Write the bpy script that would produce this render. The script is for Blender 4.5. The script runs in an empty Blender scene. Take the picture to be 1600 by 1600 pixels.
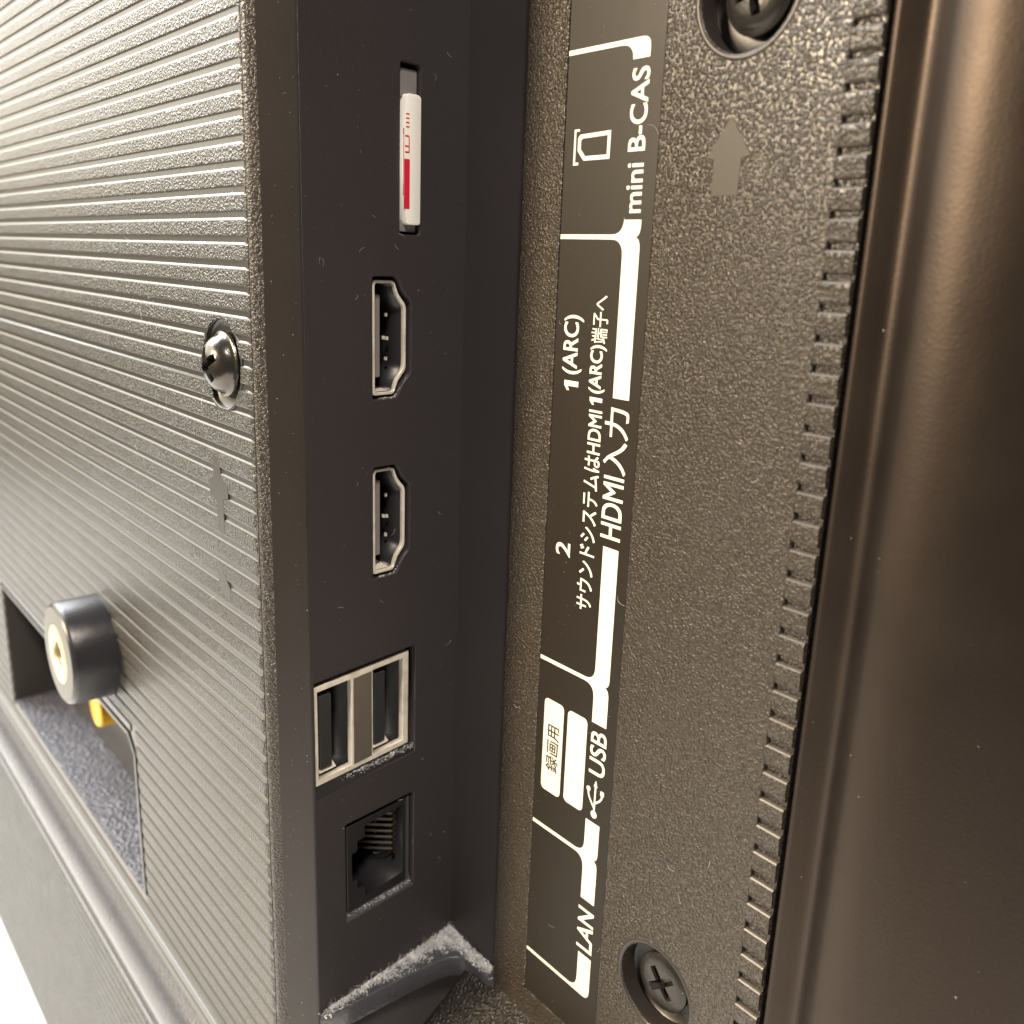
import bpy, bmesh, math, random
from mathutils import Matrix, Vector

# ---------------------------------------------------------------- camera, light, exposure
S = 0.001            # the scene is measured in millimetres and built in metres
ZUP = 400.0          # height of the camera above the table (mm)
scene = bpy.context.scene
COL = scene.collection
random.seed(7)

cam_data = bpy.data.cameras.new('camera')
cam = bpy.data.objects.new('camera', cam_data)
COL.objects.link(cam)
scene.camera = cam
cam_data.sensor_width = 36.0
cam_data.lens = 32.64
cam_data.clip_start = 0.004
cam_data.clip_end = 50.0
_R = ((0.6428192, 0.2223588, -0.7330348), (0.7651718, -0.1414249, 0.6281012), (0.0359945, -0.9646531, -0.2610533))
_m = Matrix([[_R[i][0], -_R[i][1], -_R[i][2]] for i in range(3)]).to_4x4()
_m.translation = Vector((107.4 * S, -49.3 * S, ZUP * S))
cam.matrix_world = _m
cam_data.dof.use_dof = True
cam_data.dof.focus_distance = 0.117
cam_data.dof.aperture_fstop = 33.0

world = bpy.data.worlds.new('World')
scene.world = world
world.use_nodes = True
bg = world.node_tree.nodes['Background']
bg.inputs['Color'].default_value = (1.0, 0.88, 0.74, 1)
bg.inputs['Strength'].default_value = 0.08


def area_lamp(name, loc, target, sx, sy, watts, color):
    d = bpy.data.lights.new(name, 'AREA')
    d.shape = 'RECTANGLE'
    d.size, d.size_y = sx, sy
    d.energy = watts
    d.color = color
    o = bpy.data.objects.new(name, d)
    COL.objects.link(o)
    o.location = loc
    o.rotation_euler = (Vector(target) - Vector(loc)).to_track_quat('-Z', 'Y').to_euler()
    return o


# shop ceiling panels overhead and to the right, bright shop front far to the left, warm lamp in front
area_lamp('ceiling_lamp', (-1.50, -0.45, 1.65), (0.0, 0.0, 0.30), 1.1, 1.1, 88.0, (0.93, 0.97, 1.0))
area_lamp('side_ceiling_lamp', (0.80, -0.50, 1.60), (0.0, 0.0, 0.38), 0.16, 0.16, 28.0, (1.0, 0.89, 0.78))
area_lamp('window_lamp', (-1.70, -0.90, 1.06), (-0.05, 0.0, 0.36), 2.2, 1.1, 33.0, (1.0, 0.92, 0.76))
area_lamp('warm_lamp', (-0.42, -0.85, 0.68), (0.05, 0.03, 0.40), 0.15, 0.15, 17.0, (1.0, 0.80, 0.55))

scene.view_settings.view_transform = 'Standard'
scene.view_settings.look = 'None'
scene.view_settings.exposure = 0.0
scene.view_settings.gamma = 1.0
scene.cycles.max_bounces = 6
scene.cycles.use_denoising = True
scene.cycles.sample_clamp_indirect = 4.0


# ---------------------------------------------------------------- materials
def material(name, base, rough=0.5, metal=0.0, bump=None, spec=0.5, tint=None, coat=0.0, bump2=None, rough_var=0.0):
    """bump = (feature mm, height mm, stretch xyz, kind); tint = (second colour, feature mm, amount)"""
    m = bpy.data.materials.new(name)
    m.use_nodes = True
    nt = m.node_tree
    p = nt.nodes['Principled BSDF']
    p.inputs['Base Color'].default_value = (*base, 1)
    p.inputs['Roughness'].default_value = rough
    p.inputs['Metallic'].default_value = metal
    p.inputs['Specular IOR Level'].default_value = spec
    if coat:
        p.inputs['Coat Weight'].default_value = coat
        p.inputs['Coat Roughness'].default_value = 0.15
    geo = nt.nodes.new('ShaderNodeNewGeometry')

    def coords(stretch):
        mp = nt.nodes.new('ShaderNodeMapping')
        mp.inputs['Scale'].default_value = stretch
        nt.links.new(geo.outputs['Position'], mp.inputs['Vector'])
        return mp.outputs['Vector']
    prev = None
    for b in (bump2, bump):
        if not b:
            continue
        feat, height, stretch, kind = b
        if kind == 'voronoi':
            t = nt.nodes.new('ShaderNodeTexVoronoi')
            t.feature = 'SMOOTH_F1'
            t.inputs['Scale'].default_value = 1000.0 / feat
            out = t.outputs['Distance']
        elif kind == 'pebble':
            t = nt.nodes.new('ShaderNodeTexNoise')
            t.inputs['Scale'].default_value = 1000.0 / feat
            t.inputs['Detail'].default_value = 1.5
            t.inputs['Roughness'].default_value = 0.6
            r = nt.nodes.new('ShaderNodeMapRange')
            r.interpolation_type = 'SMOOTHSTEP'
            r.inputs['From Min'].default_value = 0.38
            r.inputs['From Max'].default_value = 0.78
            nt.links.new(t.outputs['Fac'], r.inputs['Value'])
            out = r.outputs['Result']
        else:
            t = nt.nodes.new('ShaderNodeTexNoise')
            t.inputs['Scale'].default_value = 1000.0 / feat
            t.inputs['Detail'].default_value = 3.0
            t.inputs['Roughness'].default_value = 0.55
            out = t.outputs['Fac']
        nt.links.new(coords(stretch), t.inputs['Vector'])
        bn = nt.nodes.new('ShaderNodeBump')
        bn.inputs['Strength'].default_value = 1.0
        bn.inputs['Distance'].default_value = height * S
        nt.links.new(out, bn.inputs['Height'])
        if prev:
            nt.links.new(prev, bn.inputs['Normal'])
        prev = bn.outputs['Normal']
    if prev:
        nt.links.new(prev, p.inputs['Normal'])
    if tint:
        c2, feat, lo, hi = tint
        t = nt.nodes.new('ShaderNodeTexNoise')
        t.inputs['Scale'].default_value = 1000.0 / feat
        t.inputs['Detail'].default_value = 5.0
        nt.links.new(coords((1, 1, 1)), t.inputs['Vector'])
        r = nt.nodes.new('ShaderNodeMapRange')
        r.inputs['From Min'].default_value = lo
        r.inputs['From Max'].default_value = hi
        nt.links.new(t.outputs['Fac'], r.inputs['Value'])
        mx = nt.nodes.new('ShaderNodeMix')
        mx.data_type = 'RGBA'
        mx.inputs[6].default_value = (*base, 1)
        mx.inputs[7].default_value = (*c2, 1)
        nt.links.new(r.outputs['Result'], mx.inputs[0])
        nt.links.new(mx.outputs[2], p.inputs['Base Color'])
    if rough_var:
        t = nt.nodes.new('ShaderNodeTexNoise')
        t.inputs['Scale'].default_value = 1000.0 / 9.0
        t.inputs['Detail'].default_value = 6.0
        nt.links.new(coords((1, 1, 1)), t.inputs['Vector'])
        r = nt.nodes.new('ShaderNodeMapRange')
        r.inputs['To Min'].default_value = rough - rough_var
        r.inputs['To Max'].default_value = rough + rough_var
        nt.links.new(t.outputs['Fac'], r.inputs['Value'])
        nt.links.new(r.outputs['Result'], p.inputs['Roughness'])
    return m


ONE = (1, 1, 1)
M = {}
M['rib'] = material('ribbed_plastic', (0.034, 0.030, 0.024), 0.32, bump=(0.36, 0.17, ONE, 'pebble'), rough_var=0.05)
M['groove'] = material('groove_plastic', (0.040, 0.037, 0.032), 0.32, bump=(0.5, 0.015, ONE, 'noise'))
M['rib_plain'] = material('plain_rib_plastic', (0.038, 0.035, 0.030), 0.42, bump=(0.5, 0.03, ONE, 'noise'))
M['scoop'] = material('scoop_plastic', (0.020, 0.017, 0.014), 0.30, bump=(0.5, 0.22, ONE, 'pebble'))
M['fine_rib'] = material('lower_cover_plastic', (0.036, 0.038, 0.036), 0.42, bump=(0.6, 0.2, ONE, 'pebble'), rough_var=0.05)
M['grain'] = material('leather_grain_plastic', (0.037, 0.029, 0.020), 0.32, bump=(0.38, 0.145, ONE, 'pebble'), rough_var=0.09)
M['edge_grain'] = material('edge_grain_plastic', (0.036, 0.029, 0.025), 0.32, bump=(0.36, 0.14, ONE, 'pebble'))
M['tooth_edge'] = material('lit_edge', (0.075, 0.066, 0.056), 0.38, bump=(0.5, 0.02, ONE, 'noise'))  # lighter colour paints the light caught along the upper tooth edges
M['wall'] = material('bay_wall_plastic', (0.034, 0.029, 0.031), 0.48, bump=(0.30, 0.05, (1.6, 1.6, 0.5), 'noise'), rough_var=0.06)
M['smooth'] = material('smooth_black_plastic', (0.026, 0.021, 0.018), 0.38, bump=(0.25, 0.012, ONE, 'noise'), rough_var=0.07)
M['label'] = material('label_film', (0.018, 0.014, 0.0095), 0.46, spec=0.25, bump=(0.8, 0.006, ONE, 'noise'), rough_var=0.05)
M['print'] = material('white_print', (0.80, 0.78, 0.68), 0.5, bump=(0.7, 0.01, ONE, 'noise'), tint=((0.62, 0.60, 0.50), 1.6, 0.58, 0.78))
M['arrow'] = material('polished_arrow', (0.032, 0.026, 0.019), 0.50, spec=0.4, bump=(0.6, 0.01, ONE, 'noise'))
M['ink'] = material('black_ink', (0.02, 0.02, 0.018), 0.5)
M['bezel'] = material('satin_bezel', (0.046, 0.035, 0.028), 0.43, metal=0.88, spec=0.5, bump=(0.34, 0.007, ONE, 'pebble'), bump2=(9.0, 0.06, (1, 1, 0.4), 'noise'), rough_var=0.09)
M['dark'] = material('cavity_black', (0.008, 0.008, 0.009), 0.6)
M['socket'] = material('socket_plastic', (0.014, 0.014, 0.016), 0.40, bump=(0.5, 0.01, ONE, 'noise'))
M['metal_panel'] = material('dull_nickel', (0.24, 0.21, 0.175), 0.42, metal=0.7, bump=(0.6, 0.02, ONE, 'noise'))
M['wire'] = material('dark_wire', (0.045, 0.036, 0.024), 0.4, metal=0.4)
M['metal'] = material('nickel_shell', (0.90, 0.84, 0.73), 0.36, metal=0.3, bump=(0.6, 0.012, ONE, 'noise'), tint=((0.66, 0.58, 0.47), 2.5, 0.45, 0.75))
M['contact'] = material('gold_contact', (0.45, 0.35, 0.20), 0.30, metal=1.0)
M['usb_tongue'] = material('dark_tongue', (0.026, 0.027, 0.028), 0.35)
M['tongue'] = material('grey_tongue', (0.20, 0.19, 0.19), 0.45, bump=(0.3, 0.02, (0.3, 0.3, 1.5), 'noise'))
M['screw'] = material('black_screw', (0.10, 0.093, 0.085), 0.24, metal=0.85, bump=(0.9, 0.05, ONE, 'noise'), rough_var=0.08)
M['dark_screw'] = material('dark_screw', (0.030, 0.027, 0.024), 0.32, metal=0.4, bump=(0.8, 0.05, ONE, 'noise'), rough_var=0.08)
M['rubber'] = material('spacer_plastic', (0.026, 0.026, 0.030), 0.28, bump=(0.28, 0.05, (1, 1, 1), 'noise'), rough_var=0.07)
M['spacer_face'] = material('spacer_face', (0.13, 0.13, 0.12), 0.5, bump=(0.3, 0.02, ONE, 'noise'))
M['brass'] = material('brass_insert', (0.55, 0.47, 0.29), 0.36, metal=0.6, bump=(0.8, 0.06, ONE, 'noise'))
M['yellow'] = material('yellow_plastic', (0.85, 0.47, 0.01), 0.45)
M['recess'] = material('recess_plastic', (0.075, 0.077, 0.095), 0.36, bump=(0.9, 0.35, ONE, 'pebble'), tint=((0.13, 0.13, 0.155), 2.5, 0.4, 0.75))
M['bead'] = material('bead_plastic', (0.060, 0.062, 0.070), 0.28, bump=(0.7, 0.12, ONE, 'noise'), rough_var=0.06)
M['card'] = material('white_card', (0.88, 0.87, 0.80), 0.45)
M['red'] = material('red_print', (0.66, 0.015, 0.05), 0.5)
M['dust'] = material('dust', (0.46, 0.465, 0.47), 0.95, spec=0.1, tint=((0.72, 0.73, 0.74), 1.5, 0.4, 0.65))
M['table'] = material('white_table', (0.86, 0.86, 0.85), 0.5)

# ---------------------------------------------------------------- mesh helpers (millimetres in, metres out)


def W(p):
    return (p[0] * S, p[1] * S, (p[2] + ZUP) * S)


def link(name, me, mat, parent=None, smooth=None):
    if mat:
        me.materials.clear()
        me.materials.append(mat)
    o = bpy.data.objects.new(name, me)
    COL.objects.link(o)
    if parent:
        o.parent = parent
        o.matrix_parent_inverse = parent.matrix_world.inverted()
    if smooth is not None:
        for poly in me.polygons:
            poly.use_smooth = True
        if smooth < 179:
            me.set_sharp_from_angle(angle=math.radians(smooth))
    return o


def pydata(verts, faces):
    me = bpy.data.meshes.new('mesh')
    me.from_pydata([W(v) for v in verts], [], faces)
    me.validate()
    bm = bmesh.new()
    bm.from_mesh(me)
    bmesh.ops.recalc_face_normals(bm, faces=bm.faces)
    bm.to_mesh(me)
    bm.free()
    me.update()
    return me


# frames: (u, v, w) -> world mm.  A = ribbed cover, F = rim panel, C = port wall
def fA(u, v, w): return (u, -w, v)
def fF(u, v, w): return (u, 29.7 - w, v)


_k = math.hypot(1, 0.12)
def fC(u, v, w): return (4.75 + (-0.12 * u + w) / _k, 4.7 + (u + 0.12 * w) / _k, v)


def plate(frame, outer, holes=(), w0=0.0, w1=1.0, bevel=0.0):
    """a flat plate with holes between depths w0 and w1 of a frame, with rounded rims"""
    cu = bpy.data.curves.new('c', 'CURVE')
    cu.dimensions = '2D'
    cu.fill_mode = 'BOTH'
    cu.extrude = max((w1 - w0) / 2 - bevel, 0.0001)
    cu.bevel_depth = bevel
    cu.bevel_resolution = 1
    cu.offset = -bevel
    for ring in (outer, *holes):
        sp = cu.splines.new('POLY')
        sp.points.add(len(ring) - 1)
        for q, c in zip(sp.points, ring):
            q.co = (c[0], c[1], 0, 1)
        sp.use_cyclic_u = True
    o = bpy.data.objects.new('c', cu)
    COL.objects.link(o)
    bpy.context.view_layer.update()
    me = bpy.data.meshes.new_from_object(o.evaluated_get(bpy.context.evaluated_depsgraph_get()))
    bpy.data.objects.remove(o)
    mid = (w0 + w1) / 2
    for v in me.vertices:
        v.co = W(frame(v.co.x, v.co.y, v.co.z + mid))
    bm = bmesh.new()
    bm.from_mesh(me)
    bmesh.ops.remove_doubles(bm, verts=bm.verts, dist=1e-6)
    bmesh.ops.recalc_face_normals(bm, faces=bm.faces)
    bm.to_mesh(me)
    bm.free()
    return me


def lettering(frame, text, z0, z1, xt, xb, w, bold=0.0, thick=0.03):
    """a line of text reading upwards, fitted between z0..z1 with its top at xt and its foot at xb"""
    cu = bpy.data.curves.new('t', 'FONT')
    cu.body = text
    cu.size = 1.0
    cu.offset = bold
    cu.resolution_u = 5
    o = bpy.data.objects.new('t', cu)
    COL.objects.link(o)
    bpy.context.view_layer.update()
    me = bpy.data.meshes.new_from_object(o.evaluated_get(bpy.context.evaluated_depsgraph_get()))
    bpy.data.objects.remove(o)
    xs = [v.co.x for v in me.vertices]
    ys = [v.co.y for v in me.vertices]
    ax, bx, ay, by = min(xs), max(xs), min(ys), max(ys)
    for v in me.vertices:
        zz = z0 + (v.co.x - ax) / (bx - ax) * (z1 - z0)
        xx = xb + (v.co.y - ay) / (by - ay) * (xt - xb)
        v.co = W(frame(xx, zz, w))
    return me


def embolden(me, d):
    """overprint the outline a few times to make it bolder, each layer 1 micron higher"""
    bm = bmesh.new()
    for i, (a, b) in enumerate(((0, 0), (d, d), (-d, d), (d, -d), (-d, -d), (0, d), (0, -d), (d, 0), (-d, 0))):
        n0 = len(bm.verts)
        bm.from_mesh(me)
        bm.verts.ensure_lookup_table()
        for v in bm.verts[n0:]:
            v.co += Vector((a * S, -0.0015 * i * S, b * S))
    bm.to_mesh(me)
    bm.free()
    return me


def box(frame, u0, u1, v0, v1, w0, w1):
    vs = [frame(u, v, w) for w in (w0, w1) for v in (v0, v1) for u in (u0, u1)]
    fs = [(0, 1, 3, 2), (4, 6, 7, 5), (0, 4, 5, 1), (2, 3, 7, 6), (0, 2, 6, 4), (1, 5, 7, 3)]
    return pydata(vs, fs)


def tub(frame, u0, u1, v0, v1, w0, w1):
    """an open box: floor at w0 and four walls up to w1"""
    vs = [frame(u, v, w) for w in (w0, w1) for v in (v0, v1) for u in (u0, u1)]
    fs = [(0, 1, 3, 2), (0, 4, 5, 1), (2, 3, 7, 6), (0, 2, 6, 4), (1, 5, 7, 3)]
    me = bpy.data.meshes.new('mesh')
    me.from_pydata([W(v) for v in vs], [], fs)
    return me


def lathe(frame, cu, cv, prof, n=48):
    """prof = [(radius, w)], closed at both ends when the radius is 0"""
    vs, fs, rings = [], [], []
    for r, w in prof:
        if r < 1e-6:
            rings.append([len(vs)])
            vs.append(frame(cu, cv, w))
        else:
            rings.append(list(range(len(vs), len(vs) + n)))
            vs += [frame(cu + r * math.cos(2 * math.pi * i / n), cv + r * math.sin(2 * math.pi * i / n), w) for i in range(n)]
    for a, b in zip(rings, rings[1:]):
        for i in range(n):
            j = (i + 1) % n
            if len(a) == 1:
                fs.append((a[0], b[i], b[j]))
            elif len(b) == 1:
                fs.append((a[i], a[j], b[0]))
            else:
                fs.append((a[i], a[j], b[j], b[i]))
    return pydata(vs, fs)


def sweep(prof, path_axis, a, b, closed=False, steps=1):
    """extrude a profile of 2D points along x ('x': profile is (y, z)) or z ('z': profile is (x, y))"""
    vs, fs, n = [], [], len(prof)
    for s in range(steps + 1):
        t = a + (b - a) * s / steps
        vs += [(t, q[0], q[1]) if path_axis == 'x' else (q[0], q[1], t) for q in prof]
    for s in range(steps):
        for i in range(n if closed else n - 1):
            j = (i + 1) % n
            fs.append((s * n + i, s * n + j, (s + 1) * n + j, (s + 1) * n + i))
    if closed:
        fs.append(tuple(range(n)))
        fs.append(tuple(range(steps * n, steps * n + n)))
    return pydata(vs, fs)


def rect(u0, u1, v0, v1, r=0.0, n=5):
    if r <= 0:
        return [(u0, v0), (u1, v0), (u1, v1), (u0, v1)]
    pts = []
    for cu, cv, a0 in ((u1 - r, v0 + r, -90), (u1 - r, v1 - r, 0), (u0 + r, v1 - r, 90), (u0 + r, v0 + r, 180)):
        for i in range(n + 1):
            a = math.radians(a0 + 90 * i / n)
            pts.append((cu + r * math.cos(a), cv + r * math.sin(a)))
    return pts


def circle(cu, cv, r, n=40):
    return [(cu + r * math.cos(2 * math.pi * i / n), cv + r * math.sin(2 * math.pi * i / n)) for i in range(n)]


def arc(p0, pc, p1, n=6):
    """quadratic curve from p0 to p1 pulled towards pc"""
    return [((1 - t) ** 2 * p0[0] + 2 * t * (1 - t) * pc[0] + t * t * p1[0],
             (1 - t) ** 2 * p0[1] + 2 * t * (1 - t) * pc[1] + t * t * p1[1]) for t in (i / n for i in range(n + 1))]


def smooth_path(pts, n=6):
    """Catmull-Rom through 2D points"""
    out = []
    for i in range(len(pts) - 1):
        p0, p1, p2, p3 = pts[max(i - 1, 0)], pts[i], pts[i + 1], pts[min(i + 2, len(pts) - 1)]
        for k in range(n):
            t = k / n
            out.append(tuple(0.5 * (2 * p1[c] + (p2[c] - p0[c]) * t + (2 * p0[c] - 5 * p1[c] + 4 * p2[c] - p3[c]) * t * t
                                    + (3 * p1[c] - p0[c] - 3 * p2[c] + p3[c]) * t ** 3) for c in (0, 1)))
    out.append(pts[-1])
    return out


def cut(me, cutter):
    """boolean difference of two meshes"""
    a = bpy.data.objects.new('a', me)
    b = bpy.data.objects.new('b', cutter)
    COL.objects.link(a)
    COL.objects.link(b)
    md = a.modifiers.new('cut', 'BOOLEAN')
    md.object = b
    md.operation = 'DIFFERENCE'
    md.solver = 'EXACT'
    bpy.context.view_layer.update()
    out = bpy.data.meshes.new_from_object(a.evaluated_get(bpy.context.evaluated_depsgraph_get()))
    bpy.data.objects.remove(a)
    bpy.data.objects.remove(b)
    return out


def thing(o, label, category, group=None):
    o['label'] = label
    o['category'] = category
    if group:
        o['group'] = group
    return o


# ---------------------------------------------------------------- setting
tb = link('table', pydata([(-1600, -500, -ZUP), (500, -500, -ZUP), (500, 900, -ZUP), (-1600, 900, -ZUP),
                           (-1600, -500, -ZUP - 30), (500, -500, -ZUP - 30), (500, 900, -ZUP - 30), (-1600, 900, -ZUP - 30)],
                          [(0, 1, 2, 3), (4, 5, 6, 7), (0, 1, 5, 4), (1, 2, 6, 5), (2, 3, 7, 6), (3, 0, 4, 7)]), M['table'])
tb['kind'] = 'structure'

# ---------------------------------------------------------------- the television
tv = bpy.data.objects.new('television', None)
COL.objects.link(tv)
tv.location = W((-100, 15, -250))
tv.empty_display_size = 0.05
thing(tv, 'back of a black television with ribbed cover, connector bay and printed port label', 'television')
bpy.context.view_layer.update()

ZL0 = -109.5
ZT, ZB = 62.0, -150.0           # top and bottom of what is built (mm, relative to the camera height)
XL = -285.0
SCR = (-8.9, -14.2, 5.8)        # cover screw recess
AV = (-162.0, -56.2, -124.3, -88.6)   # input recess opening

# ---- ribbed back cover
av_hole = [(AV[0], AV[2]), (AV[1] - 0.6, AV[2]), (AV[1], AV[2] + 0.6), (AV[1], AV[3] - 4.0), (AV[1] - 3.5, AV[3]), (AV[0], AV[3])]
cover = link('back_cover', plate(fA, rect(XL, -0.35, -131.0, ZT), [av_hole, circle(*SCR)], -2.4, -0.22), M['groove'], tv)

RIBPROF = [(0.00, -0.26), (-0.10, -0.19), (-0.22, -0.08), (-0.32, -0.015), (-0.42, 0.0), (-0.65, 0.0), (-0.9, 0.0), (-1.15, 0.0), (-1.4, 0.0), (-1.62, 0.0), (-1.78, 0.0), (-1.86, -0.04), (-1.92, -0.26)]


def rib_mesh(z, x0, x1, fade_right, grow):
    prof = [(a if a > -0.43 else -0.42 + (a + 0.42) * grow, w) for a, w in RIBPROF]
    vs, fs = [], []
    n = len(prof)
    if fade_right:
        st = [(0.0, 0), (1.0, -1.3), (1.0, -0.75), (1.0, -0.35), (1.0, 0.0)]
        drop = [0, 0, 0.03, 0.12, 0.34]
    else:
        st = [(0.0, 0), (1.0, 0)]
        drop = [0, 0]
    for (t, off), d in zip(st, drop):
        for dz, w in prof:
            a, b = x0(z + dz), x1(z + dz)
            vs.append(fA(a + (b - a) * t + off, z + dz - d * 0.5 * (dz / -1.9), max(w - d, -0.26)))
    for s in range(len(st) - 1):
        for i in range(n - 1):
            fs.append((s * n + i, s * n + i + 1, (s + 1) * n + i + 1, (s + 1) * n + i))
    fs.append(tuple(range(n)))
    fs.append(tuple(range((len(st) - 1) * n, len(st) * n)))
    return pydata(vs, fs)


ribs_z = []
z = 25.8
for k in range(9):
    z += 2.62
    ribs_z.append(z)
ribs_z.reverse()
z, k = 25.8, 0
while z > -127.6:
    ribs_z.append(z)
    z -= min(2.65 + 0.026 * k, 3.25)
    k += 1
XR = -0.25
for i, z in enumerate(ribs_z):
    pitch = z - ribs_z[i + 1] if i + 1 < len(ribs_z) else 3.0
    grow = (pitch * 0.80 - 0.42) / 1.5
    bot = -0.42 - 1.5 * grow
    lo, hi = z + bot, z
    spans = [(lambda q: XL, lambda q: XR, True)]
    if lo < SCR[1] + SCR[2] and hi > SCR[1] - SCR[2]:
        h = lambda q: math.sqrt(max(SCR[2] ** 2 - (q - SCR[1]) ** 2, 0.0))
        spans = [(lambda q: XL, lambda q: SCR[0] - h(q), False), (lambda q: SCR[0] + h(q), lambda q: XR, True)]
    elif hi > AV[2] and lo < AV[3]:
        spans = [(lambda q: XL, lambda q: AV[0], False), (lambda q: AV[1], lambda q: XR, True)]
    for x0, x1, fade in spans:
        rb = link('rib', rib_mesh(z, x0, x1, fade, grow), M['rib'], cover, smooth=40)
        rb.data.materials.append(M['groove'])
        for poly in rb.data.polygons:       # the bevelled edges are smooth, only the face is grained
            zs = [rb.data.vertices[i].co.z / S - ZUP - z for i in poly.vertices]
            if len(zs) == 4 and (min(zs) > -0.5 or max(zs) < bot + 0.25 * grow):
                poly.material_index = 1

# smooth lips along the input recess
link('recess_lip', box(fA, AV[0], AV[1] - 2.6, AV[3] + 0.02, AV[3] + 1.4, -0.9, 0.0), M['groove'], cover)

# raised marks moulded over the ribs
mark = [(-13.2, -26.9), (-11.2, -26.9), (-11.0, -29.6), (-8.7, -30.4), (-8.7, -32.2), (-10.4, -32.6), (-10.2, -37.6), (-12.4, -37.6), (-12.7, -33.2), (-14.7, -32.8), (-14.7, -30.6), (-13.3, -30.0)]
link('moulded_mark', plate(fA, mark, [], -0.45, 0.015, 0.01), M['rib_plain'], cover)
link('moulded_mark', plate(fA, [(-13.6, -42.9), (-11.6, -43.3), (-9.3, -45.2), (-9.4, -47.0), (-11.6, -46.8), (-13.0, -45.6)], [], -0.45, 0.015, 0.01), M['rib_plain'], cover)


# screws
def cross_cutter(frame, cu, cv, rad, width, w0, w1, rot):
    vs, fs = [], []
    outline = []
    a = width / 2
    for px_, py_ in ((rad, -a), (rad, a), (a, a), (a, rad), (-a, rad), (-a, a), (-rad, a), (-rad, -a), (-a, -a), (-a, -rad), (a, -rad), (a, -a)):
        c, s = math.cos(rot), math.sin(rot)
        outline.append((px_ * c - py_ * s, px_ * s + py_ * c))
    n = len(outline)
    vs += [frame(cu + 0.55 * q[0], cv + 0.55 * q[1], w0) for q in outline]
    vs += [frame(cu + q[0], cv + q[1], w1) for q in outline]
    for i in range(n):
        fs.append((i, (i + 1) % n, n + (i + 1) % n, n + i))
    fs += [tuple(range(n)), tuple(range(n, 2 * n))]
    return pydata(vs, fs)


def make_screw(frame, cu, cv, head, dome, w, cup_r, cup_w, rot, cup_mat, rim):
    prof = [(0, w - 2.0), (head * 0.6, w - 2.0), (head * 0.98, w - 0.05), (head, w + 0.12), (head * 0.985, w + 0.30), (head * 0.93, w + 0.40)]
    for i in range(1, 8):
        a = math.radians(90 * i / 8)
        prof.append((head * 0.88 * math.cos(a) ** 0.8, w + 0.40 + dome * math.sin(a) ** 1.15))
    prof.append((0, w + 0.40 + dome))
    me = lathe(frame, cu, cv, prof, 56)
    top = w + 0.4 + dome
    me = cut(me, cross_cutter(frame, cu, cv, head * 0.64, head * 0.30, top - min(1.9, dome + 0.9), top + 0.25, rot))
    sc = link('screw', me, M['screw'] if frame is fA else M['dark_screw'], tv, smooth=38)
    link('screw_cup', lathe(frame, cu, cv, [(0, cup_w), (cup_r * 0.72, cup_w), (cup_r * 0.93, cup_w + 0.12), (cup_r, cup_w + 0.4), (cup_r, -0.5 if frame is fA else -0.35)] + rim), cup_mat, sc, smooth=50)
    return sc


make_screw(fA, SCR[0], SCR[1], 4.25, 2.3, -0.55, SCR[2] - 0.02, -1.15, 0.5, M['groove'], [(SCR[2] - 0.02, -0.12), (SCR[2] + 0.10, -0.03), (SCR[2] + 0.25, 0.01), (SCR[2] + 0.42, -0.03), (SCR[2] + 0.5, -0.26)])

# ---- cover edge: grainy rounding, then a smooth chamfer down to the port wall
edge = [(-0.40, 0.44), (-0.15, 0.30), (0.20, 0.26), (0.60, 0.42), (1.05, 0.78), (1.55, 1.25)]
link('cover_edge', sweep(edge, 'z', ZB, ZT), M['edge_grain'], tv, smooth=60)
cham = [(1.55, 1.25), (3.2, 2.95), (4.60, 4.42), (4.73, 4.60), (4.745, 4.72)]
link('cover_chamfer', sweep(cham, 'z', ZB, ZT), M['smooth'], tv, smooth=35)

# ---- port wall with its openings
UF = 26.6
def hd_out(zt, g):
    """D-shaped outline of a video socket, grown by g; straight long side towards the ribbed cover"""
    t, b = zt + g, zt - 14.9 - g
    u0, u1 = 10.85 - g, 16.55 + g
    p = [(u0, b + 0.5), *arc((u0, b + 0.45), (u0, b), (u0 + 0.45, b)), *arc((13.9, b), (14.6, b), (14.75 + g * 0.4, b + 0.75)),
         (15.2 + g * 0.6, b + 1.7), *arc((15.9 + g * 0.8, b + 2.5), (u1, b + 3.0), (u1, b + 3.8)),
         *arc((u1, t - 3.8), (u1, t - 3.0), (15.9 + g * 0.8, t - 2.5)), (15.2 + g * 0.6, t - 1.7),
         *arc((14.75 + g * 0.4, t - 0.75), (14.6, t), (13.9, t)), *arc((u0 + 0.45, t), (u0, t), (u0, t - 0.45))]
    return p


HD = (-2.95, -27.75)
slot = rect(14.9, 18.25, 2.75, 23.2, 0.35)
usb_hole = [(0.35, -73.0), (18.3, -72.4), (18.3, -54.9), (0.35, -55.5)]
lan_hole = rect(5.2, 18.2, -95.9, -79.2, 0.25)
holes = [slot, hd_out(HD[0], 0.42), hd_out(HD[1], 0.42), usb_hole, lan_hole]
wall = link('port_wall', plate(fC, rect(0.0, UF + 1.2, ZB, ZT), holes, -1.5, 0.0, 0.10), M['wall'], tv)
link('bay_floor', box(fF, -2.0, 16.2, ZB, ZT, -4.0, -1.4), M['wall'], tv)

# card slot
cs = link('card_slot', tub(fC, 14.5, 18.7, 2.3, 23.6, -12.0, -0.9), M['dark'], tv)
link('spring_plate', plate(fC, rect(15.35, 18.1, 19.2, 22.6, 0.3), [], -1.6, -0.6, 0.08), M['tongue'], cs)
link('spring_plate', plate(fC, rect(15.3, 18.0, 3.1, 4.6, 0.2), [], -1.6, -0.5, 0.08), M['tongue'], cs)

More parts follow.
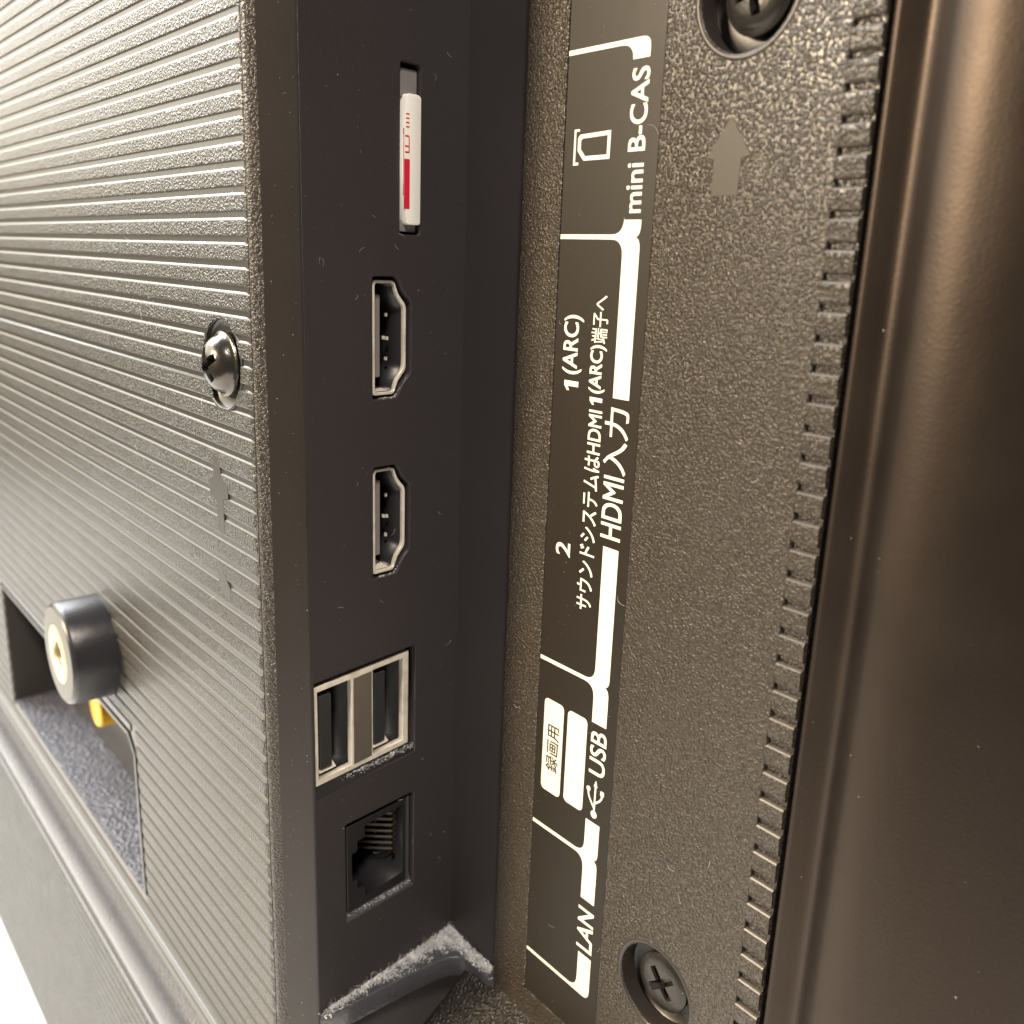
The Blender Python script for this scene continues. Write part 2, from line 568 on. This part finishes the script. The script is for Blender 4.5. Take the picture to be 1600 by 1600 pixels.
# two video sockets
for zt in HD:
    sh = link('video_socket', plate(fC, hd_out(zt, -0.05), [hd_out(zt, -0.40)], -1.2, -0.55, 0.06), M['metal'], tv)
    link('socket_back', box(fC, 10.2, 17.3, zt - 15.6, zt + 0.7, -9.0, -8.02), M['dark'], sh)
    link('shade_box', tub(fC, 9.9, 17.6, zt - 15.8, zt + 0.9, -9.2, -1.3), M['dark'], sh)  # dark box added behind each port opening to keep stray light out
    link('tongue', plate(fC, rect(12.05, 13.0, zt - 12.6, zt - 1.9, 0.15), [], -7.9, -1.7, 0.08), M['tongue'], sh)
    link('shade_lining', plate(fC, hd_out(zt, -0.05), [hd_out(zt, -0.42)], -8.0, -1.22), M['socket'], sh)  # dark lining stands in for shade on the shell's inner walls
    link('bottom_tab', pydata([fC(11.5, zt - 14.4, -1.0), fC(14.0, zt - 14.4, -1.0), fC(14.2, zt - 14.15, -4.5), fC(11.5, zt - 14.15, -4.5)], [(0, 1, 2, 3)]), M['metal'], sh)  # metal piece added to imitate light falling on the shell's inner bottom
    for dz, du in ((-4.6, 15.1), (-7.6, 14.7), (-7.7, 15.3), (-10.4, 15.1)):
        link('contact_spring', box(fC, du - 0.10, du + 0.12, zt + dz - 0.22, zt + dz + 0.22, -3.3, -2.9), M['metal'], sh)
    for q in range(9):
        link('contact', box(fC, 13.0, 13.07, zt - 11.7 + q * 1.05, zt - 11.35 + q * 1.05, -6.5, -2.0), M['contact'], sh)

# stacked pair of usb sockets in one metal frame
uo = [(0.45, -71.35), (17.35, -70.75), (17.35, -55.75), (0.45, -56.35)]
u1h = [(1.2, -70.5), (6.85, -70.3), (6.85, -57.0), (1.2, -57.2)]
u2h = [(10.7, -70.15), (16.3, -69.95), (16.3, -56.65), (10.7, -56.85)]
us = link('usb_socket', plate(fC, uo, [u1h, u2h], -1.5, -0.5, 0.10), M['metal'], tv)
link('shade_box', tub(fC, -0.4, 18.9, -73.6, -54.3, -10.0, -1.3), M['dark'], us)
link('socket_back', box(fC, 0.8, 17.0, -71.0, -56.2, -9.6, -8.9), M['dark'], us)
link('shade_lining', plate(fC, uo, [[(1.25, -70.45), (6.8, -70.25), (6.8, -57.05), (1.25, -57.25)], [(10.75, -70.1), (16.25, -69.9), (16.25, -56.7), (10.75, -56.9)]], -9.0, -1.52), M['dark'], us)  # near-black lining puts the shade inside both openings into the colour
link('middle_panel', plate(fC, [(7.2, -70.4), (10.45, -70.2), (10.45, -56.9), (7.2, -57.0)], [], -0.6, -0.42, 0.04), M['metal_panel'], us)
for u0, zc in ((1.8, -63.75), (11.3, -63.4)):
    link('tongue', plate(fC, rect(u0, u0 + 2.0, zc - 5.6, zc + 5.6, 0.25), [], -8.9, -1.0, 0.1), M['usb_tongue'], us)
    link('bottom_tab', pydata([fC(u0 - 0.2, zc - 6.05, -0.9), fC(u0 + 2.6, zc - 5.95, -0.9), fC(u0 + 3.2, zc - 5.3, -3.5), fC(u0 + 0.2, zc - 5.4, -3.5)], [(0, 1, 2, 3)]), M['metal'], us)
    for q in range(4):
        link('contact', box(fC, u0 + 1.9, u0 + 1.98, zc - 4.2 + q * 2.5, zc - 3.2 + q * 2.5, -8.0, -2.2), M['contact'], us)
link('sill', sweep([], 'x', 0, 1) if False else pydata([fC(0.4, -71.45, -0.75), fC(18.2, -70.9, -0.75), fC(18.25, -72.38, -0.06), fC(0.4, -72.95, -0.06), fC(0.4, -73.2, -1.4), fC(18.25, -72.6, -1.4)], [(0, 1, 2, 3), (3, 2, 5, 4)]), M['socket'], us)

# network socket: black housing with a stepped opening
lo = rect(5.75, 16.95, -94.6, -80.1, 0.2)
op = [(9.1, -93.3), (16.3, -92.8), (16.3, -81.0), (9.1, -81.3), (9.1, -83.2), (7.7, -83.3), (7.7, -85.0), (6.7, -85.0), (6.7, -89.6), (7.7, -89.6), (7.7, -91.3), (9.1, -91.4)]
ns = link('network_socket', plate(fC, lo, [op], -11.0, -0.45, 0.12), M['socket'], tv)
link('shade_box', tub(fC, 4.7, 18.7, -96.4, -78.7, -11.6, -1.3), M['dark'], ns)
link('socket_back', box(fC, 6.0, 16.6, -94.2, -80.4, -11.4, -10.9), M['dark'], ns)
link('sill', pydata([fC(5.4, -94.5, -0.9), fC(18.0, -94.2, -0.9), fC(18.05, -95.75, -0.08), fC(5.35, -95.85, -0.08)], [(0, 1, 2, 3)]), M['bead'], ns)
link('rail', box(fC, 17.15, 17.6, -95.0, -79.9, -1.6, -0.5), M['bead'], ns)
for q in range(8):
    zc = -88.9 + q * 1.03
    a, b = (15.6, -1.6), (10.4, -7.2)
    h = 0.20
    vs = [fC(a[0], zc - h, a[1]), fC(a[0], zc + h, a[1]), fC(b[0], zc + h, b[1]), fC(b[0], zc - h, b[1]),
          fC(a[0] - 0.25, zc - h, a[1] - 0.3), fC(a[0] - 0.25, zc + h, a[1] - 0.3), fC(b[0] - 0.25, zc + h, b[1] - 0.3), fC(b[0] - 0.25, zc - h, b[1] - 0.3)]
    link('contact', pydata(vs, [(0, 1, 2, 3), (4, 5, 6, 7), (0, 1, 5, 4), (1, 2, 6, 5), (2, 3, 7, 6), (3, 0, 4, 7)]), M['wire'], ns)
    link('contact', box(fC, 15.0, 15.35, zc - 0.24, zc + 0.24, -1.5, -1.0), M['contact'], ns)

# ---- rim panel with its label
LBL = (21.95, 36.75, -105.5, ZT - 2)
SC1, SC2 = (46.6, 25.6), (46.2, -88.2)
rim = link('rim_panel', plate(fF, rect(14.9, 58.0, ZB, ZT), [rect(*LBL), circle(*SC1, 5.6), circle(*SC2, 5.6)], -3.0, 0.0, 0.12), M['grain'], tv)
label = link('port_label', plate(fF, rect(LBL[0] + 0.12, LBL[1] - 0.12, LBL[2] + 0.12, LBL[3] - 0.1), [], -1.2, -0.16, 0.03), M['label'], tv)
WL = -0.135


def bracket(top, node, bottom):
    a, b = 32.4, 34.95
    pts = [(a, top), (b, top)]
    pts += arc((b, node + 1.3), (b, node + 0.15), (34.25, node), 5) + arc((34.25, node), (b, node - 0.15), (b, node - 1.3), 5)
    pts += [(b, bottom), (a, bottom)]
    pts += arc((a, node - 2.1), (a, node - 0.27), (30.6, node - 0.27)) + [(22.12, node - 0.27), (22.12, node + 0.27)]
    pts += arc((30.6, node + 0.27), (a, node + 0.27), (a, node + 2.1))
    return pts


def ink(poly, holes=(), w0=WL - 0.05, mat='print', name='printed_bracket'):
    return link(name, plate(fF, poly, list(holes), w0, w0 + 0.06), M[mat], label)


ink(bracket(4.85, 3.0, -15.07))
ink(bracket(-33.2, -51.43, -56.85))
ink(bracket(-71.0, -76.5, -83.15))
ink([(32.2, 21.25), (34.6, 21.25), *arc((34.6, 22.3), (34.6, 23.35), (33.4, 23.35)), (22.12, 23.35), (22.12, 22.82), *arc((30.4, 22.82), (32.2, 22.82), (32.2, 21.3))])
ink([(32.6, -91.8), *arc((32.6, -95.9), (32.6, -97.9), (30.8, -97.9)), (22.12, -97.9), (22.12, -98.4), *arc((33.9, -98.4), (35.05, -98.4), (35.05, -97.0)), (35.05, -91.8)])
ink(rect(23.4, 27.2, -70.7, -56.95, 0.7), name='printed_block')
ink(rect(27.98, 31.62, -70.5, -56.98, 0.7), name='printed_block')
ink([(24.65, 14.25), (29.5, 14.4), (29.5, 11.4), (25.35, 11.4), (24.3, 12.5), (24.3, 13.9)],
    [[(25.05, 13.8), (29.05, 13.92), (29.05, 11.88), (25.55, 11.88), (24.8, 12.7), (24.8, 13.6)]], name='printed_icon')
ink([(23.65, 14.85), (24.5, 14.85), (24.5, 14.6), (23.95, 14.6), (23.95, 11.25), (24.5, 11.25), (24.5, 10.95), (23.65, 10.95)], name='printed_icon')


def write(text, z0, z1, xt, xb, bold=0.012, mat='print', w=WL + 0.02):
    return link('lettering', embolden(lettering(fF, text, z0 + bold * 3, z1 - bold * 3, xt + bold * 3, xb - bold * 3, w, 0.0), bold * 3), M[mat], label)


write('mini B-CAS', 5.55, 20.4, 32.25, 34.8, 0.016)
def one(z0, z1, xt, xb):
    d = z1 - z0
    ink([(xb, z0 + 0.45 * d), (xb, z1), (xt, z1), (xt, z0 + 0.50 * d), (xt + 0.20 * (xb - xt), z0), (xt + 0.36 * (xb - xt), z0), (xt + 0.26 * (xb - xt), z0 + 0.45 * d)], name='lettering')


one(-15.1, -13.9, 24.05, 26.5)
write('(ARC)', -13.1, -6.0, 23.55, 26.95, 0.016)
write('2', -36.3, -34.45, 24.05, 26.7, 0.016)
write('サウンドシステムはHDMI', -42.4, -16.9, 28.3, 31.0, 0.012)
one(-16.3, -15.4, 28.6, 30.7)
write('(ARC)', -14.9, -9.2, 28.3, 31.0, 0.016)
write('端子へ', -9.0, -3.5, 28.3, 30.9, 0.006)
write('HDMI', -32.1, -24.35, 31.8, 35.1, 0.016)
write('入力', -24.0, -16.15, 31.4, 35.25, 0.014)
write('録画用', -67.4, -60.55, 24.15, 26.55, 0.004, 'ink', WL + 0.045)
write('USB', -64.0, -57.75, 32.4, 35.25, 0.016)
write('LAN', -91.0, -84.5, 32.15, 35.1, 0.022)


def stroke(pts, hw):
    """a constant-width stroke polygon along a 2D path"""
    L, Rr = [], []
    for i, p in enumerate(pts):
        a, b = pts[max(i - 1, 0)], pts[min(i + 1, len(pts) - 1)]
        dx, dy = b[0] - a[0], b[1] - a[1]
        q = math.hypot(dx, dy) or 1
        L.append((p[0] - dy / q * hw, p[1] + dx / q * hw))
        Rr.append((p[0] + dy / q * hw, p[1] - dx / q * hw))
    return L + Rr[::-1]


tri = [stroke([(33.78, -69.6), (33.8, -65.6)], 0.14), circle(33.77, -69.75, 0.55, 20), [(33.45, -65.7), (34.15, -65.7), (33.8, -64.75)],
       stroke(smooth_path([(33.78, -68.9), (33.0, -67.9), (32.62, -67.2), (32.55, -66.6)], 4), 0.14), circle(32.55, -66.45, 0.36, 16),
       stroke(smooth_path([(33.78, -68.1), (34.5, -67.5), (34.95, -66.9), (35.02, -66.3)], 4), 0.14), rect(34.7, 35.35, -66.5, -65.8, 0.1)]
for i, t in enumerate(tri):
    ink(t, w0=WL - 0.05 + 0.002 * i, name='printed_icon')

# moulded arrow and corner marks on the rim panel
link('moulded_arrow', plate(fF, [(46.05, 14.4), (48.75, 10.7), (47.65, 10.5), (47.6, 7.0), (44.3, 7.0), (44.35, 10.5), (43.35, 10.7)], [], -0.2, 0.05, 0.02), M['arrow'], tv)
link('moulded_corner', box(fF, 44.9, 47.9, -69.65, -69.45, -0.1, 0.04), M['smooth'], tv)
link('moulded_corner', box(fF, 48.0, 48.2, -73.4, -69.6, -0.1, 0.03), M['smooth'], tv)
for (cu, cv), rot, dm in ((SC1, 0.2, 0.9), (SC2, 0.75, 0.35)):
    make_screw(fF, cu, cv, 3.9, dm, -2.0, 5.58, -2.9, rot, M['smooth'], [(5.6, -0.12), (5.72, 0.05), (6.0, 0.10), (6.25, 0.0)])

# ---- toothed channel along the outer edge
link('tooth_channel', sweep([(57.9, 30.2), (61.0, 30.2), (61.05, 33.0), (61.75, 33.0), (61.8, 30.4)], 'z', ZB, ZT), M['edge_grain'], tv)
tz, p = 38.0, 2.40
k = 0
while tz > -118:
    hgt = p * 0.78
    vs = []
    x0, x1 = 57.95, 60.95
    # a wedge that stands proud at its upper edge
    prof = [(0.0, -0.62), (-0.02, -0.26), (-0.10, -0.12), (-0.26, -0.02), (-0.5, 0.0), (-hgt + 0.3, -0.10), (-hgt + 0.08, -0.2), (-hgt, -0.62)]
    n = len(prof)
    for x in (x0, x1):
        vs += [fF(x, tz + a, b) for a, b in prof]
    fs = [(i, i + 1, n + i + 1, n + i) for i in range(n - 1)] + [tuple(range(n)), tuple(range(n, 2 * n))]
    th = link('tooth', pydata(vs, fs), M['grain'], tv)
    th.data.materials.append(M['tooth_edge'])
    for poly in th.data.polygons:           # smoother upper edge, coloured lighter for the light it catches from above
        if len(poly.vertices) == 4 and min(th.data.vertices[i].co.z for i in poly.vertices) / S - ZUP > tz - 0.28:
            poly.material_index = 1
    tz -= p
    p = min(p + 0.026, 3.4)

# ---- outer bezel
bz = [(61.8, 33.0), (61.85, 30.0), (62.05, 29.75), (62.4, 29.75), (63.3, 30.15), (64.5, 30.7), (65.5, 30.5), (66.6, 29.65), (68.0, 28.95), (70.0, 28.62), (72.2, 28.75),
      (75.0, 29.4), (78.5, 30.9), (83.0, 33.4), (89.0, 37.2), (95.0, 42.0), (98.0, 46.0), (99.0, 50.0)]
link('outer_bezel', sweep(smooth_path(bz, 5), 'z', ZB, ZT), M['bezel'], tv, smooth=180)

# ---- mounting spacer
sx, sz, sr, sh_ = -72.0, -75.5, 10.1, 8.2
sp_ = link('mount_spacer', lathe(fA, sx, sz, [(0, -0.4), (sr, -0.4), (sr + 0.02, 0.5), (sr - 0.1, sh_ - 1.0), (sr - 0.35, sh_ - 0.4), (sr - 0.9, sh_ - 0.05)], 72), M['rubber'], tv, smooth=50)
link('spacer_face', lathe(fA, sx, sz, [(sr - 0.9, sh_ - 0.05), (sr - 1.4, sh_), (5.9, sh_), (5.85, sh_ - 0.6)], 72), M['spacer_face'], sp_, smooth=50)
link('threaded_insert', lathe(fA, sx, sz, [(5.84, sh_ - 0.6), (5.8, sh_ + 0.02), (5.5, sh_ + 0.1), (2.9, sh_ + 0.06), (2.5, sh_ - 0.3), (2.75, sh_ - 0.6), (2.4, sh_ - 0.95), (2.7, sh_ - 1.3), (2.4, sh_ - 1.7), (2.4, -0.3), (0, -0.3)], 56), M['brass'], sp_, smooth=40)

# ---- input recess below the spacer
fr = (AV[0] + 0.3, AV[1] - 1.5, AV[2] + 0.3, AV[3] - 1.2)
DEP = -12.3
ir = link('input_recess', box(fA, fr[0] - 1, fr[1] + 1, fr[2] - 1, fr[3] + 1, DEP - 1.0, DEP), M['groove'], tv)
link('shelf', box(fA, fr[0] - 1.0, fr[1], fr[2] - 1.2, fr[2], DEP + 0.01, -0.3), M['recess'], ir)
link('end_wall', box(fA, fr[0] - 1.2, fr[0], fr[2] + 0.01, fr[3] + 1.0, DEP + 0.01, -0.5), M['groove'], ir)
link('end_wall', box(fA, fr[1] - 0.7, fr[1], fr[2] + 0.02, fr[3] - 3.4, DEP + 0.01, -0.1), M['groove'], ir)
link('upper_wall', box(fA, fr[0] + 0.01, fr[1] - 3.4, fr[3] - 0.7, fr[3], DEP + 0.01, -0.1), M['groove'], ir)
link('corner_wall', pydata([fA(u, v, w) for w in (DEP + 0.01, -0.1) for u, v in ((fr[1] - 3.4, fr[3]), (fr[1], fr[3] - 3.4), (fr[1] - 0.7, fr[3] - 3.6), (fr[1] - 3.6, fr[3] - 0.7))],
                           [(0, 1, 2, 3), (4, 5, 6, 7), (0, 1, 5, 4), (1, 2, 6, 5), (2, 3, 7, 6), (3, 0, 4, 7)]), M['groove'], ir)
link('yellow_socket', lathe(fA, -100.6, -103.0, [(4.2, DEP + 0.02), (4.2, -5.4), (3.9, -5.05), (3.4, -5.0), (3.3, -5.0), (3.2, -5.2), (0, -5.2)], 40), M['yellow'], ir, smooth=40)

# ---- strip and double bead under the ribs, then the lower cover
link('lower_strip', sweep([(2.4, -129.6), (0.45, -129.7), (0.05, -129.9), (0.0, -130.3), (0.0, -131.6), (0.25, -131.9), (0.3, -132.2), (0.05, -132.5), (0.05, -134.2), (0.6, -134.7), (1.6, -135.1)], 'x', XL, -0.3), M['groove'], tv, smooth=30)
bead = smooth_path([(1.6, -135.1), (0.4, -136.4), (-1.2, -138.2), (-2.3, -140.6), (-2.8, -143.2), (-2.5, -145.2), (-1.9, -146.2), (-2.1, -147.3), (-2.6, -148.4), (-2.3, -149.8), (-1.2, -150.8), (0.6, -151.4)], 5)
link('bead', sweep(bead, 'x', XL, 10.0), M['bead'], tv, smooth=180)
lc = link('lower_cover', box(fA, XL, 10.0, -246.0, -151.6, -3.0, -0.95), M['groove'], tv)
vs, fs = [], []
z = -152.4
prof2 = [(0.00, -0.96), (-0.10, -0.66), (-0.34, -0.52), (-1.9, -0.50), (-2.0, -0.96)]
while z > -243:
    b0 = len(vs)
    for x in (XL, 10.0):
        vs += [fA(x, z + a, w) for a, w in prof2]
    fs += [(b0 + i, b0 + i + 1, b0 + 5 + i + 1, b0 + 5 + i) for i in range(4)]
    fs += [tuple(range(b0, b0 + 5)), tuple(range(b0 + 5, b0 + 10))]
    z -= 2.95
fr_ = link('fine_ribs', pydata(vs, fs), M['fine_rib'], lc)
fr_['kind'] = 'stuff'

# ---- bottom of the connector bay: ledge along wall and floor, then a grainy scoop
ZL = -108.8
lp = [(1.2, 4.9), (5.3, 4.9), (6.0, 10.0), (6.2, 19.5), (6.7, 25.2), *arc((6.9, 26.0), (7.3, 28.4), (9.2, 28.7)), (12.8, 28.9), (14.8, 29.0), (14.8, 31.0), (1.2, 31.0)]
def fH(u, v, w): return (u, v, ZL + w)
link('bay_ledge', plate(fH, lp, [], -3.6, 0.0, 0.25), M['bead'], tv)
vs, fs = [], []
NX, NY = 22, 18
for i in range(NX + 1):
    for j in range(NY + 1):
        s, t = i / NX, j / NY
        y = 29.65 - 20 * t
        x = 7.3 + 1.9 * t + (32.0 - 1.9 * t) * s ** 1.6
        zz = ZL - 0.9 - 0.5 * (20 * t) - 0.9 * min(20 * t, 4.0) * 0.25
        zz -= 4.0 * max(0.0, 1.0 - (x - 7.3 - 1.9 * t) / 2.4) ** 2.2
        vs.append((x, y, zz))
for i in range(NX):
    for j in range(NY):
        a = i * (NY + 1) + j
        fs.append((a, a + 1, a + NY + 2, a + NY + 1))
link('bay_scoop', pydata(vs, fs), M['scoop'], tv, smooth=180)

# ---------------------------------------------------------------- the card in the slot
card = bpy.data.objects.new('card', None)
COL.objects.link(card)
card.location = W(fC(16.7, 4.0, 0))
thing(card, 'small white plastic card with red print standing in the top slot of the port wall', 'card')
bpy.context.view_layer.update()
# end-on outline in the (u, z) plane: straight towards the rim, bowed towards the cover
pts = [(18.05, 4.35), (18.05, 19.2), *arc((18.0, 19.3), (17.9, 19.55), (17.3, 19.6), 4), *arc((16.1, 19.6), (15.75, 19.6), (15.7, 19.1), 4)]
pts += [(15.7 - 0.72 * math.sin(math.pi * i / 14), 19.1 - 14.8 * i / 14) for i in range(1, 14)]
pts += [*arc((15.75, 4.3), (15.8, 4.0), (16.3, 4.0), 4), *arc((17.5, 4.0), (18.0, 4.0), (18.04, 4.3), 4)]
link('card_body', plate(fC, pts, [], -9.0, 0.35, 0.06), M['card'], card, smooth=50)


def on_card(name, u0, u1, v0, v1, dw=0.0):
    link(name, plate(fC, rect(u0, u1, v0, v1, 0.04), [], 0.3, 0.365 + dw), M['red'], card)


on_card('red_block', 15.28, 16.2, 5.9, 11.9)
for a in (12.6, 13.3, 14.5):
    on_card('red_stroke', 15.4, 16.1, a, a + 0.2)
on_card('red_stroke', 16.0, 16.14, 12.7, 14.5, 0.004)
for a in (15.6, 16.1, 16.6, 17.1):
    on_card('red_stroke', 15.55, 16.1, a, a + 0.17)
on_card('red_edge', 15.14, 15.24, 7.5, 15.5)

# ---------------------------------------------------------------- dust
dv, df = [], []


def flake(p, r, flat=None):
    b = len(dv)
    pts = []
    for i in range(4):
        pts.append((p[0] + random.gauss(0, r), p[1] + random.gauss(0, r), p[2] + random.gauss(0, r)))
    dv.extend(pts)
    df.extend([(b, b + 1, b + 2), (b, b + 1, b + 3), (b + 1, b + 2, b + 3), (b, b + 2, b + 3)])


def fibre(p, length, r, frame_normal):
    d = Vector((random.gauss(0, 1), random.gauss(0, 1), random.gauss(0, 1)))
    nrm = Vector(frame_normal)
    d = (d - nrm * d.dot(nrm)).normalized()
    side = d.cross(nrm).normalized()
    bend = random.uniform(-0.5, 0.5) * length
    prev = None
    for i in range(6):
        t = i / 5
        c = Vector(p) + d * length * (t - 0.5) + side * bend * (t * (1 - t)) * 2 + nrm * (0.05 + 0.12 * math.sin(math.pi * t))
        ring = []
        for k in range(3):
            a = 2 * math.pi * k / 3
            ring.append(len(dv))
            q = c + side * r * math.cos(a) + nrm * r * math.sin(a)
            dv.append(tuple(q))
        if prev:
            for k in range(3):
                df.append((prev[k], prev[(k + 1) % 3], ring[(k + 1) % 3], ring[k]))
        prev = ring


NC = (1 / _k, 0.12 / _k, 0)
# on the ledge: clumps, thick in the inner corner and thinning towards the cover
clumps = []
for _ in range(520):
    if random.random() < 0.70:
        y = 31.0 - 25.5 * random.random() ** 1.25
        x = 4.65 - 0.12 * (y - 4.7) + abs(random.gauss(0, 1.0)) * (0.5 + 1.5 * (y / 31) ** 2)
    else:
        x = 2.0 + 11.5 * random.random() ** 1.2
        y = 31.0 - abs(random.gauss(0, 1.3))
    clumps.append((x, y, 0.20 + 0.5 * random.random()))
for cx, cy, cr in clumps:
    near = max(0.0, 1.0 - math.hypot(cx - 2.5, cy - 30.5) / 16)
    for _ in range(int(14 + 26 * near)):
        x, y = random.gauss(cx, cr * 0.8), random.gauss(cy, cr * 0.8)
        if (x < 6.3 or y > 28.7) and y < 31.0 and x > 4.6 - 0.12 * (y - 4.7):
            flake((x, y, ZL + 0.04 + abs(random.gauss(0, 0.10 + 0.28 * near))), random.uniform(0.04, 0.11))
for _ in range(60):
    y = random.uniform(6, 30.5)
    fibre((4.65 - 0.12 * (y - 4.7) + 0.15, y, ZL + random.uniform(0.1, 0.9)), random.uniform(0.6, 2.4), 0.016, NC)
# sills of the sockets
for _ in range(500):
    t = random.random()
    u = 4 + 14.2 * t ** 0.6
    flake(fC(u, -72.1 + 0.03 * u + random.uniform(-0.35, 0.5), -0.45 + random.uniform(-0.2, 0.2)), 0.07)
for _ in range(420):
    u = 5.6 + 12.2 * random.random() ** 0.7
    flake(fC(u, -95.25 + random.uniform(-0.3, 0.35), -0.4 + random.uniform(-0.2, 0.2)), 0.06)
for zt in HD:
    for _ in range(160):
        u = random.uniform(11.5, 16.6)
        zb = zt - 15.2 + max(0, (u - 14.2)) * 1.15
        flake(fC(u, zb + random.uniform(-0.1, 0.12), random.uniform(-0.35, -0.1)), 0.05)
# specks on wall, chamfer, label, rim and bezel
for _ in range(230):
    u, v = random.uniform(0.5, 26), random.uniform(-106, 35)
    flake(fC(u, v, 0.02), random.uniform(0.015, 0.045))
for _ in range(150):
    t, v = random.random(), random.uniform(-110, 35)
    flake((1.5 + 3.1 * t, 1.2 + 3.2 * t - 0.02, v), random.uniform(0.015, 0.05))
for _ in range(240):
    u, v = random.uniform(15.2, 57.5), random.uniform(-105, 30)
    flake(fF(u, v, 0.0), random.uniform(0.015, 0.045))
for _ in range(90):
    u, v = random.uniform(22.5, 36.3), random.uniform(-104, 30)
    flake(fF(u, v, -0.14), random.uniform(0.012, 0.03))
for _ in range(160):
    u, v = random.uniform(-60, -1), random.uniform(-110, 20)
    flake(fA(u, v, 0.02), random.uniform(0.02, 0.06))
for _ in range(60):
    u, v = random.uniform(62.5, 82), random.uniform(-95, 25)
    yb = 29.9 if u < 65.5 else 28.6 + 0.026 * (u - 69.2) ** 2 if u > 69.2 else 28.6 + 0.09 * (u - 69.2) ** 2
    flake((u, yb - 0.05, v), random.uniform(0.02, 0.05))
for _ in range(26):
    u, v = random.uniform(0.5, 25), random.uniform(-105, 30)
    fibre(fC(u, v, 0.02), random.uniform(0.4, 1.3), 0.014, NC)
for _ in range(14):
    fibre(fF(random.uniform(16, 57), random.uniform(-100, 25), 0.03), random.uniform(0.6, 2.0), 0.014, (0, -1, 0))
for _ in range(14):
    fibre(fA(random.uniform(-45, -2), random.uniform(-60, 10), 0.03), random.uniform(0.8, 2.4), 0.018, (0, -1, 0))
for p in ((47.2, -69.9), (48.9, -73.3), (52.5, -66.5)):
    fibre(fF(p[0], p[1], 0.04), 1.2, 0.02, (0, -1, 0))
du = link('dust', pydata(dv, df), M['dust'])
du['kind'] = 'stuff'
du['label'] = 'pale grey dust and lint gathered on the bay ledge and sills'
du['category'] = 'dust'
